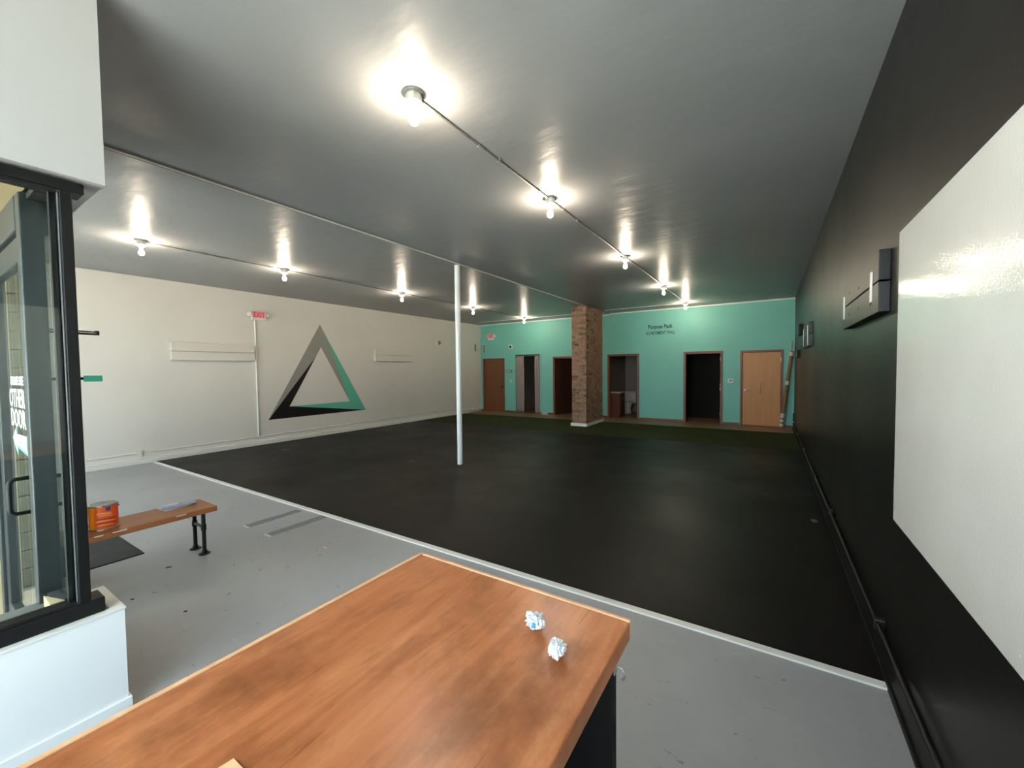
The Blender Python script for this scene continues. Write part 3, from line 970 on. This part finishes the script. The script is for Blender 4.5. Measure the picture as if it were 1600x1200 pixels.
scrap(508, 856, .022, 'kraft', 'small tan paint chip on grey floor between bench and counter', rot=.4)
scrap(447, 703, .10, 'greyplastic', 'grey fibre scrap on black floor below the triangle mural', z=.010, rot=.3, asp=.3)
scrap(641, 721, .10, 'greyplastic', 'thin torn scrap on black floor left of the white pole', z=.010, rot=1.2, asp=.16)
scrap(1272, 814, .07, 'greyplastic', 'grey torn scrap on black floor beside the right wall', z=.010, rot=1.9, asp=.5)
scrap(263, 725 + 162, .022, 'rubber_mat', 'dark fleck on grey floor right of the door mat', rot=.9, asp=.3)
scrap(207, 937, .014, 'rubber_mat', 'dark fleck on grey floor past the knee wall corner', rot=.9, asp=.35)
scrap(290, 956, .014, 'rubber_mat', 'dark fleck on grey floor between knee wall and counter', rot=.8, asp=.35)

# ================================================================ POLE AND BRICK PILLAR
d = thing('support_pole', (-4.435, 5.29, 0), 'round white steel support pole standing on the black floor', 'pole')
lathe('shaft', (-4.435, 5.29, .010), (0, 0, 1), cyl_prof(.045, ZL - .010, 0), 'white_gloss', d, 28)
lathe('base_ring', (-4.435, 5.29, .010), (0, 0, 1), [(.045, 0), (.047, 0), (.047, .012), (.045, .014)], 'greyplastic', d, 28)

PX0, PX1, PY0, PY1 = -4.715, -4.285, 10.55, 11.86
d = thing('brick_pillar', ((PX0 + PX1) / 2, (PY0 + PY1) / 2, 0), 'old brick pillar with buff mortar on a white base', 'pillar')
box('mortar_core', PX0 + .012, PX1 - .012, PY0 + .012, PY1 - .012, .014, ZL - .001, 'mortar', d)
bm = bmesh.new()
a_box(bm, PX0 - .03, PX1 + .03, PY0 - .03, PY1 + .03, .002, .095, .006)
to_obj('base_plinth', bm, 'white_trim', d)
course = .0745
bh = .062
z = .098
row = 0
bricks = []   # (x0,x1,y0,y1,z,score)
while z + bh < ZL - .005:
    off = row % 2
    # front face
    fr = [(PX0, PX0 + .205), (PX0 + .217, PX1)] if off else [(PX0, PX0 + .098), (PX0 + .110, PX0 + .320), (PX0 + .332, PX1)]
    for a, b in fr:
        bricks.append((a, b, PY0, PY0 + .05, z, 2))
        bricks.append((a, b, PY1 - .05, PY1, z, 0))
    y = PY0 + (.06 if off else .062)
    first = .098 if off else .155
    while y < PY1 - .07:
        e = min(y + first, PY1 - .062)
        bricks.append((PX1 - .05, PX1, y, e, z, 1 if y < PY0 + .62 else .5))
        bricks.append((PX0, PX0 + .05, y, e, z, 0))
        y = e + .012; first = .205
    z += course; row += 1
bricks.sort(key=lambda t: -t[5])
vis = bricks[:298]; rest = bricks[298:]
cache = {}
for (x0, x1, y0, y1, zb, sc) in vis:
    jx = random.uniform(-.004, .004)
    key = (round(x1 - x0, 3), round(y1 - y0, 3))
    c = Vector(((x0 + x1) / 2 + (jx if sc == 1 else 0), (y0 + y1) / 2 + (jx if sc == 2 else 0), zb))
    if key not in cache:
        bm = bmesh.new(); a_box(bm, -key[0] / 2, key[0] / 2, -key[1] / 2, key[1] / 2, 0, bh)
        bmesh.ops.bevel(bm, geom=list(bm.edges), offset=.006, segments=1, affect='EDGES')
        me = bpy.data.meshes.new('brick'); bm.to_mesh(me); bm.free(); me.materials.append(M['brick'])
        cache[key] = me
    o = bpy.data.objects.new('brick', cache[key]); COL.objects.link(o)
    o.parent = d; o.location = c - ORIGIN[d]
bm = bmesh.new()
for (x0, x1, y0, y1, zb, sc) in rest:
    jx = random.uniform(-.004, .004)
    if sc: x0 += jx; x1 += jx
    a_box(bm, x0, x1, y0, y1, zb, zb + bh)
o = to_obj('bricks_behind', bm, 'brick', d); o['kind'] = 'stuff'

# ================================================================ LAMPS AND CONDUITS
ordw = ['first', 'second', 'third', 'fourth', 'fifth']


def make_lamp(loc, zc):
    x, y = loc
    d = thing('bulb_fixture', (x, y, zc), 'tmp', 'lamp')
    lathe('mount_plate', (x, y, zc), (0, 0, -1), [(0, 0), (.068, 0), (.068, .006), (.060, .010), (0, .010)], 'galv', d, 24)
    lathe('junction_box', (x, y, zc - .010), (0, 0, -1), [(.052, 0), (.052, .048), (0, .048)], 'galv', d, 8, False)
    sk = lathe('lampholder', (x, y, zc - .058), (0, 0, -1), [(0, 0), (.055, 0), (.056, .008), (.050, .016), (.030, .022), (.024, .040), (.020, .044), (0, .044)], 'porcelain', d, 24)
    bb = lathe('bulb', (x, y, zc - .102), (0, 0, -1), [(.013, 0), (.0135, .018), (.020, .032), (.0285, .050), (.0305, .064), (.0275, .080), (.018, .091), (.008, .0955), (0, .0965)], 'bulb', d, 20)
    rod('screw_cap', (x, y, zc - .102), (x, y, zc - .112), .0136, 'steel', bb)
    return d


def copy_tree(o, dx):
    c = o.copy(); COL.objects.link(c); c.location = o.location + Vector(dx)
    for ch in list(o.children):
        e = ch.copy(); COL.objects.link(e); e.parent = c
        for g in list(ch.children):
            h = g.copy(); COL.objects.link(h); h.parent = e
    return c


yR = [1.922, 3.841, 6.453, 9.205, 11.887]
yL = [1.93, 3.79, 6.40, 8.98, 11.76]
nm = ['nearest the camera', 'second from the camera', 'third from the camera', 'fourth from the camera', 'farthest, close to the teal wall']
proto = make_lamp((-1.95, yR[0]), ZR)
for i in range(5):
    o = proto if i == 0 else copy_tree(proto, (0, yR[i] - yR[0], 0))
    tag(o, 'bare lit bulb on the right ceiling conduit, %s' % nm[i], 'lamp', 'bare bulbs on the ceiling conduits')
for i in range(5):
    o = copy_tree(proto, (-6.98 + 1.95, yL[i] - yR[0], ZL - ZR))
    tag(o, 'bare lit bulb on the left ceiling conduit, %s' % nm[i], 'lamp', 'bare bulbs on the ceiling conduits')


def strap(x, y, zc, parent):
    bm = bmesh.new()
    pts = [(x - .032, zc - .001), (x - .014, zc - .001), (x - .014, zc - .020), (x - .008, zc - .027), (x + .008, zc - .027), (x + .014, zc - .020), (x + .014, zc - .001), (x + .032, zc - .001)]
    v0 = [bm.verts.new((a, y - .009, b)) for a, b in pts]; v1 = [bm.verts.new((a, y + .009, b)) for a, b in pts]
    for i in range(len(pts) - 1):
        bm.faces.new((v0[i], v0[i + 1], v1[i + 1], v1[i]))
    bm.normal_update(); bmesh.ops.solidify(bm, geom=list(bm.faces), thickness=.002)
    to_obj('strap', bm, 'galv', parent)


for x, ys, zc, lab in ((-1.95, yR, ZR, 'grey metal conduit linking the right row of bulbs'), (-6.98, yL, ZL, 'grey metal conduit linking the left row of bulbs')):
    d = thing('ceiling_conduit', (x, ys[0], zc), lab, 'conduit', 'conduits along the ceiling')
    for a, b in zip(ys, ys[1:]):
        rod('pipe', (x, a + .055, zc - .016), (x, b - .055, zc - .016), .0095, 'galv', d, 10)
    for a, b in zip(ys, ys[1:]):
        for t in (a + .30, (a + b) / 2, b - .30) if b - a > 2.2 else ((a + b) / 2, b - .25):
            strap(x, t, zc, d)
        rod('coupling', (x, a + .68, zc - .016), (x, a + .74, zc - .016), .0135, 'galv', d, 10)
d = thing('ceiling_conduit', (-2.5, 11.98, ZR), 'thin white conduit across the ceiling before the teal wall', 'conduit', 'conduits along the ceiling')
rod('pipe', (XS + .13, 11.98, ZR - .010), (-1.9, 11.98, ZR - .010), .009, 'white_trim', d, 8)
rod('pipe', (-9.0, 11.98, ZL - .010), (PX0 - .01, 11.98, ZL - .010), .009, 'white_trim', d, 8)
for x in (-3.9, -2.9):
    box('clip', x - .012, x + .012, 11.96, 12.0, ZR - .022, ZR - .0005, 'white_trim', d, .002)

# ================================================================ LEFT WALL


def lw(px, py, x=XL): return at(px, py, 0, x)


# triangle mural
T = Vector((0, 6.064, 2.812)); BL = Vector((0, 4.751, .534)); BR = Vector((0, 7.379, .537))
iT = Vector((0, 6.078, 2.24)); iBL = Vector((0, 5.239, .806)); iBR = Vector((0, 6.871, .809))
tT = Vector((0, 6.215, 2.55)); kT = Vector((0, 5.935, 2.0))
d = thing('wall_mural', (XL, 6.06, .53), 'large painted triangle in grey, teal and black on the white wall', 'mural')


def mural(name, pts, m):
    prism(name, [(XL + .0002, p.y, p.z) for p in pts], (.0014, 0, 0), m, d)


mural('grey_band', [BL, T, tT, iBR, iT, kT], 'grey_mark')
mural('teal_band', [tT, BR, iBL, iBR], 'teal_mark')
mural('black_band', [BL, kT, iT, iBL, BR], 'black_mark')


def exit_sign(name, o, u, n, s, label, heads=True):
    """o: lower left corner of the housing on the wall, u: reading direction, n: out of the wall"""
    o, u, n, zv = Vector(o), Vector(u), Vector(n), Vector((0, 0, 1))
    d = thing(name, o, label, 'exit sign', 'lit exit signs')

    def bx(nm, a0, a1, b0, b1, z0, z1, m, bev=.003, par=d):
        bm = bmesh.new()
        a_box(bm, 0, 1, 0, 1, 0, 1)
        for v in bm.verts:
            c = v.co
            v.co = o + u * (a0 + (a1 - a0) * c.x) + n * (b0 + (b1 - b0) * c.y) + zv * (z0 + (z1 - z0) * c.z)
        if bev: bmesh.ops.bevel(bm, geom=list(bm.edges), offset=bev, segments=1, affect='EDGES')
        return to_obj(nm, bm, m, par)
    w, h = s
    bx('housing', 0, w, 0, .05, 0, h, 'wplastic')
    f = bx('face_plate', .02, w - .02, .05, .053, h * .30, h - .01, 'exit_face', 0)
    zv0 = h * .36
    text_mesh('letters', 'EXIT', u, zv, o + u * .035 + n * .0532 + zv * zv0, w - .07, h * .55, .0015 if u.cross(zv).dot(n) > 0 else -.0015, 'exit_red', f, bold=.02)
    if heads:
        for k, a in ((0, -.045), (1, w + .045)):
            bx('arm', min(a, .0 if k == 0 else w), max(a, 0 if k == 0 else w), .015, .035, h * .62, h * .74, 'wplastic', .002)
            lathe('lamp_head', o + u * a + n * .02 + zv * h * .68, n * .9 + u * (-.4 if k == 0 else .4) - zv * .25, [(0, 0), (.03, .0), (.046, .035), (.046, .055), (.040, .057), (0, .050)], 'wplastic', d, 18)
    return d


exit_sign('exit_sign', (XL, 4.455, 2.765), (0, 1, 0), (1, 0, 0), (.30, .20), 'lit red exit sign with two lamp heads on the white wall')
exit_sign('exit_sign', (-9.215, YF, 2.76), (1, 0, 0), (0, -1, 0), (.27, .24), 'lit red exit sign on the teal wall above the brown door')

d = thing('wall_conduit', (XL, 4.52, .2), 'white conduit running up the left wall to the exit sign', 'conduit', 'conduits on the left wall')
rod('pipe', (XL + .014, 4.525, .21), (XL + .014, 4.525, 2.765), .015, 'vinyl_white', d, 10)
box('elbow_box', XL, XL + .035, 4.495, 4.555, .155, .215, 'white_trim', d, .004)
for z in (.9, 1.75):
    box('clip', XL, XL + .03, 4.505, 4.545, z, z + .016, 'white_trim', d, .003)
d = thing('wall_conduit', (XL, 7, .18), 'white conduit running low along the left wall above the baseboard', 'conduit', 'conduits on the left wall')
for a, b in ((1.84, 2.455), (2.535, 4.49), (4.56, 12.22)):
    rod('pipe', (XL + .016, a, .185), (XL + .016, b, .185 + (.05 if b > 12 else 0)), .012, 'white_trim', d, 10)
box('outlet_box', XL, XL + .045, 2.457, 2.533, .135, .235, 'wplastic', d, .004)
for y in (1.86, 6.92, 10.2, 3.1):
    rod('coupling', (XL + .016, y - .02, .186 + max(0, (y - 4.56) / 7.66 * .05)), (XL + .016, y + .02, .186 + max(0, (y - 4.56) / 7.66 * .05)), .018, 'white_trim', d, 10)
box('end_bend', XL, XL + .03, 12.20, 12.24, .10, .245, 'white_trim', d, .006)


def mount(name, side, y0, y1, z0, z1, m, label, rails=()):
    x0 = XL if side < 0 else XR
    sg = 1 if side < 0 else -1
    d = thing(name, (x0, (y0 + y1) / 2, z0), label, 'mounting board', 'mounting boards on the side walls')
    zm = (z0 + z1) / 2
    TH = .05 if side > 0 else .08
    for a, b in ((z0, zm - .004), (zm + .004, z1)):
        pl = box('plank', x0, x0 + sg * TH, y0, y1, a, b, m, d, .003)
        for yy in (y0 + .2, (y0 + y1) / 2 - .04, y1 - .3):
            lathe('screw_hole', (x0 + sg * (TH + .0002), yy, (a + b) / 2 + random.uniform(-.03, .03)), (sg, 0, 0), [(0, 0), (.011, 0), (.009, .0012), (0, .0012)], 'black' if side > 0 else 'white_trim', pl, 10)
    for (yy, za, zb) in rails:
        box('white_rail', x0 + sg * .05, x0 + sg * .058, yy - .016, yy + .016, za, zb, 'wplastic', d, .002)


mount('mounting_board', -1, 3.01, 4.47, 1.87, 2.215, 'plank', 'white two plank mounting board beside the exit sign conduit')
mount('mounting_board', -1, 7.70, 9.14, 1.905, 2.26, 'plank', 'white two plank mounting board right of the triangle mural')
mount('mounting_board', 1, 2.95, 4.20, 1.912, 2.250, 'black_plank', 'large black mounting board with white rails next to the whiteboard', ((3.115, 1.985, 2.16), (4.12, 1.985, 2.16)))
mount('mounting_board', 1, 7.60, 8.75, 1.93, 2.30, 'black_plank', 'farther black mounting board high on the black wall', ((7.80, 1.95, 2.26), (8.70, 1.97, 2.26)))

c = lw(683, 536)
d = thing('wall_sensor', (XL, c.y, c.z), 'small white sensor box high on the left wall', 'sensor')
box('backbox', XL, XL + .05, c.y - .10, c.y + .02, c.z - .09, c.z + .09, 'wplastic', d, .004)
lathe('sensor_dome', (XL + .03, c.y + .06, c.z + .01), (1, .2, 0), [(0, 0), (.06, 0), (.058, .03), (.035, .05), (0, .055)], 'greyplastic', d, 16)
c1, c2 = lw(742, 538), lw(745, 549)
d = thing('wall_strip', (XL, c1.y, c2.z), 'narrow dark grey strip on the white wall near the far corner', 'sensor')
box('strip_body', XL, XL + .03, c1.y - .03, c1.y + .04, c2.z, c1.z, 'greyplastic', d, .004)
box('strip_back', XL, XL + .008, c1.y - .05, c1.y + .06, c2.z - .02, c1.z + .02, 'wplastic', d, .002)

# ================================================================ FAR WALL FITTINGS


def fw(name, px0, py0, px1, py1, dep, m, parent=None, bev=.004, out=0.0):
    a, b = at(px0, py0, 1, YF), at(px1, py1, 1, YF)
    return box(name, a.x, b.x, YF - dep - out, YF - out, min(a.z, b.z), max(a.z, b.z), m, parent, bev)


d = thing('wall_lettering', (fx(1032), YF, fz(1032, 518)), 'dark green PURPOSE PACK ACHIEVEMENT WALL lettering on the teal wall', 'lettering')
d['label'] = 'two lines of dark green lettering high on the teal wall'
a, b = at(1013, 515.3, 1, YF), at(1051, 511.5, 1, YF)
text_mesh('title_line', 'Purpose Pack', (1, 0, 0), (0, 0, 1), (a.x, YF - .0032, 2.775), b.x - a.x, .165, .003, 'letter', d, bold=.028)
a, b = at(1009.3, 519.5, 1, YF), at(1055, 517, 1, YF)
text_mesh('subtitle_line', 'ACHIEVEMENT WALL', (1, 0, 0), (0, 0, 1), (a.x, YF - .0032, 2.635), b.x - a.x, .105, .003, 'letter', d, bold=.014)

a = at(795.5, 539, 1, YF); b = at(801.5, 545.5, 1, YF)
d = thing('alarm_strobe', (a.x, YF, b.z), 'white square alarm with dark lens above the curtained doorway', 'alarm')
fw('housing', 795.5, 538.7, 801.5, 545.0, .05, 'wplastic', d)
lathe('lens', ((a.x + b.x) / 2, YF - .05, (a.z + b.z) / 2), (0, -1, 0), [(0, 0), (.05, 0), (.045, .015), (0, .022)], 'lens', d, 16)
a = at(791.5, 577.5, 1, YF); b = at(801, 582.5, 1, YF)
d = thing('switch_plate', (a.x, YF, b.z), 'wide steel switch plate with two toggles left of the curtains', 'switch')
fw('plate', 791.5, 577.8, 800.5, 582.2, .01, 'greyplastic', d)
for t in (.3, .62):
    x = a.x + (b.x - a.x) * t; zc_ = (a.z + b.z) / 2
    box('toggle', x - .02, x + .02, YF - .035, YF - .01, zc_ - .03, zc_ + .03, 'wplastic', d, .003)
a = at(796.5, 593.5, 1, YF); b = at(800.5, 598.5, 1, YF)
d = thing('wall_switch', (a.x, YF, b.z), 'small white switch with dark button below the steel switch plate', 'switch')
fw('plate', 796.8, 593.2, 800.3, 597.6, .012, 'wplastic', d, .003)
lathe('button', ((a.x + b.x) / 2, YF - .012, (a.z + b.z) / 2 + .01), (0, -1, 0), cyl_prof(.022, .012, .003), 'lens', d, 12)
a = at(1137.5, 592, 1, YF); b = at(1145.5, 598, 1, YF)
d = thing('thermostat', (a.x, YF, b.z), 'white thermostat on the teal wall left of the pale oak door', 'thermostat')
fw('body', 1137.3, 591.7, 1145.5, 598.2, .03, 'wplastic', d, .006)
box('display', (a.x + b.x) / 2 - .03, (a.x + b.x) / 2 + .04, YF - .033, YF - .030, (a.z + b.z) / 2 - .02, (a.z + b.z) / 2 + .025, 'greyplastic', d)
a = at(755, 539, 1, YF); b = at(758, 551, 1, YF)
d = thing('door_chime', (a.x, YF, b.z), 'narrow pinkish strip on the teal wall above the brown door', 'chime')
fw('body', 755.2, 539.2, 757.8, 551, .03, 'pinkgrey', d)
box('cap', a.x, b.x, YF - .032, YF, a.z - .005, a.z + .015, 'wplastic', d, .003)
d = thing('corner_pipe', (XL + .12, YF, 0), 'thin teal painted pipe rising in the far left corner', 'pipe')
rod('pipe', (fx(753.5), YF - .016, .08), (fx(753.2), YF - .016, 2.9), .010, 'teal_wall', d, 8)
for z in (.6, 1.7, 2.6):
    box('clip', fx(753.5) - .025, fx(753.5) + .025, YF - .03, YF, z, z + .015, 'teal_wall', d, .002)
x0, x1 = fx(848.5), fx(857.5)
d = thing('floor_register', ((x0 + x1) / 2, YF - .05, 0), 'small white floor register at the wall between curtain and pillar', 'vent')
box('body', x0, x1, YF - .13, YF - .013, .006, .07, 'wplastic', d, .004)
for k in range(4):
    xa = x0 + .03 + k * (x1 - x0 - .04) / 4
    box('louver', xa, xa + .03, YF - .134, YF - .13, .02, .055, 'greyplastic', d)

# leaning cardboard tube and stick in the far right corner
p0 = Vector((.262, 12.60, .055)); p1 = Vector((.487, 12.755, 2.05)); dv = (p1 - p0).normalized(); LT = (p1 - p0).length
d = thing('cardboard_tube', (p0.x, p0.y, .006), 'long brown cardboard tube with white tape leaning in the corner', 'tube')
lathe('tube_body', p0 - dv * .03, dv, [(.030, 0), (.042, 0), (.042, LT), (.030, LT), (.030, 0)], 'tube', d, 18)
for t0, t1 in ((.02, .055), (.075, .11), (.13, .19), (.56, .61), (.935, .985)):
    lathe('tape_band', p0 - dv * .03 + dv * (LT * t0), dv, [(.0422, 0), (.0435, .001), (.0435, LT * (t1 - t0) - .001), (.0422, LT * (t1 - t0))], 'tape_white', d, 18)
bm = bmesh.new()
a_tube(bm, [(.34, 12.70, .02), (.42, 12.765, 1.1), (.489, 12.80, 2.27)], .011, 8)
st = to_obj('thin_stick', bm, 'pinkgrey', d, True)
st['label'] = 'thin pinkish stick taped along the tube'

# restroom things
ty = 14.40
tx = -4.28
d = thing('toilet', (tx, ty, 0), 'white toilet inside the dim restroom doorway', 'toilet')
bm = bmesh.new()
a_lathe(bm, (0, 0, 0), (0, 0, 1), [(0, 0), (.13, 0), (.12, .10), (.11, .20), (.17, .34), (.19, .39), (0, .39)], 22)
for v in bm.verts:
    v.co = Vector((tx + v.co.x, ty + v.co.y * 1.3, .006 + v.co.z))
to_obj('bowl', bm, 'porcelain', d, True)
bm = bmesh.new()
a_lathe(bm, (0, 0, 0), (0, 0, 1), [(0, 0), (.20, 0), (.205, .015), (.20, .03), (0, .03)], 22)
for v in bm.verts:
    v.co = Vector((tx + v.co.x, ty + v.co.y * 1.3, .398 + v.co.z))
to_obj('seat_lid', bm, 'wplastic', d, True)
box('tank', tx - .22, tx + .22, ty + .29, ty + .49, .36, .74, 'porcelain', d, .02)
box('tank_lid', tx - .235, tx + .235, ty + .28, ty + .50, .74, .775, 'porcelain', d, .01)
box('flush_lever', tx - .17, tx - .10, ty + .27, ty + .28, .66, .68, 'steel', d, .003)
d = thing('vanity_cabinet', (-4.30, 13.7, 0), 'brown vanity cabinet inside the restroom at the left', 'cabinet')
box('cabinet_body', -4.56, -4.15, 13.05, 13.62, .006, .80, 'cabinet', d, .004)
box('vanity_top', -4.565, -4.12, 13.03, 13.64, .80, .84, 'marble', d, .006)
for a, b in ((13.07, 13.33), (13.35, 13.60)):
    dr = box('cabinet_door', -4.15, -4.135, a, b, .12, .76, 'cabinet', d, .004)
    lathe('knob', (-4.135, b - .05 if a < 13.2 else a + .05, .62), (1, 0, 0), [(0, 0), (.008, 0), (.008, .015), (.015, .02), (.013, .03), (0, .032)], 'steel', dr, 12)
d = thing('paper_holder', (-3.44, 14.3, .95), 'dark paper holder on the restroom wall right of the toilet', 'holder')
wx = parts_x[3] - .05
ORIGIN[d] = Vector((wx, 14.0, .95)); d.location = ORIGIN[d]
box('bracket', wx - .03, wx, 13.93, 14.07, 1.0, 1.05, 'steel', d, .003)
rod('roll', (wx - .07, 13.94, 1.0), (wx - .07, 14.06, 1.0), .05, 'paper', d)
bm = bmesh.new(); a_tube(bm, [(wx - .03, 14.0, 1.03), (wx - .07, 14.0, 1.0)], .006, 8)
to_obj('arm', bm, 'steel', d)

# ================================================================ RIGHT WALL
WY0, WY1, WZ0, WZ1 = .28, 2.725, .845, 2.272
d = thing('whiteboard', (XR, (WY0 + WY1) / 2, WZ0), 'large glossy whiteboard on the black wall', 'whiteboard')
box('board_panel', XR - .013, XR - .001, WY0, WY1, WZ0, WZ1, 'whiteboard', d, .001)
for y in (.34, 1.5, 2.69):
    for z in (WZ0 + .05, WZ1 - .05):
        lathe('screw', (XR - .012, y, z), (-1, 0, 0), [(0, 0), (.005, 0), (.004, .001), (0, .0012)], 'wplastic', d, 10)
d = thing('wall_pipe', (XR, 6, .15), 'black painted pipe running along the foot of the black wall', 'pipe')
pp = [(XR - .03, .6, .225), (XR - .03, 5.1, .18), (XR - .03, 8.9, .16), (XR - .03, 12.5, .16)]
bm = bmesh.new(); a_tube(bm, pp, .013, 10); to_obj('pipe', bm, 'black_wall', d, True)
for y, z in ((2.9, .206), (5.0, .181), (6.6, .173), (8.7, .162), (10.5, .16)):
    bm = bmesh.new(); a_box(bm, XR - .05, XR, y - .02, y + .02, z - .03, z + .03, .005)
    to_obj('clamp', bm, 'black_wall', d)
d = thing('corner_shelf_box', (XR, 10.2, 2.26), 'small black box high on the black wall near the far corner', 'speaker')
box('box_body', XR - .06, XR, 9.95, 10.40, 2.25, 2.47, 'black', d, .006)
box('grille', XR - .063, XR - .06, 10.0, 10.35, 2.27, 2.45, 'dark_frame', d)
d = thing('wall_outlet', (XR, 10.7, 1.85), 'black outlet box with a yellow sticker on the black wall', 'outlet')
box('outlet_body', XR - .06, XR, 10.45, 10.75, 1.80, 1.97, 'black', d, .006)
box('sticker', XR - .055, XR - .005, 10.75, 10.753, 1.81, 1.94, 'yellow', d)
box('sticker', XR - .063, XR - .060, 10.60, 10.74, 1.82, 1.93, 'yellow', d)
box('cord_tail', XR - .03, XR - .005, 12.5, 12.62, .22, .42, 'black', d, .003)
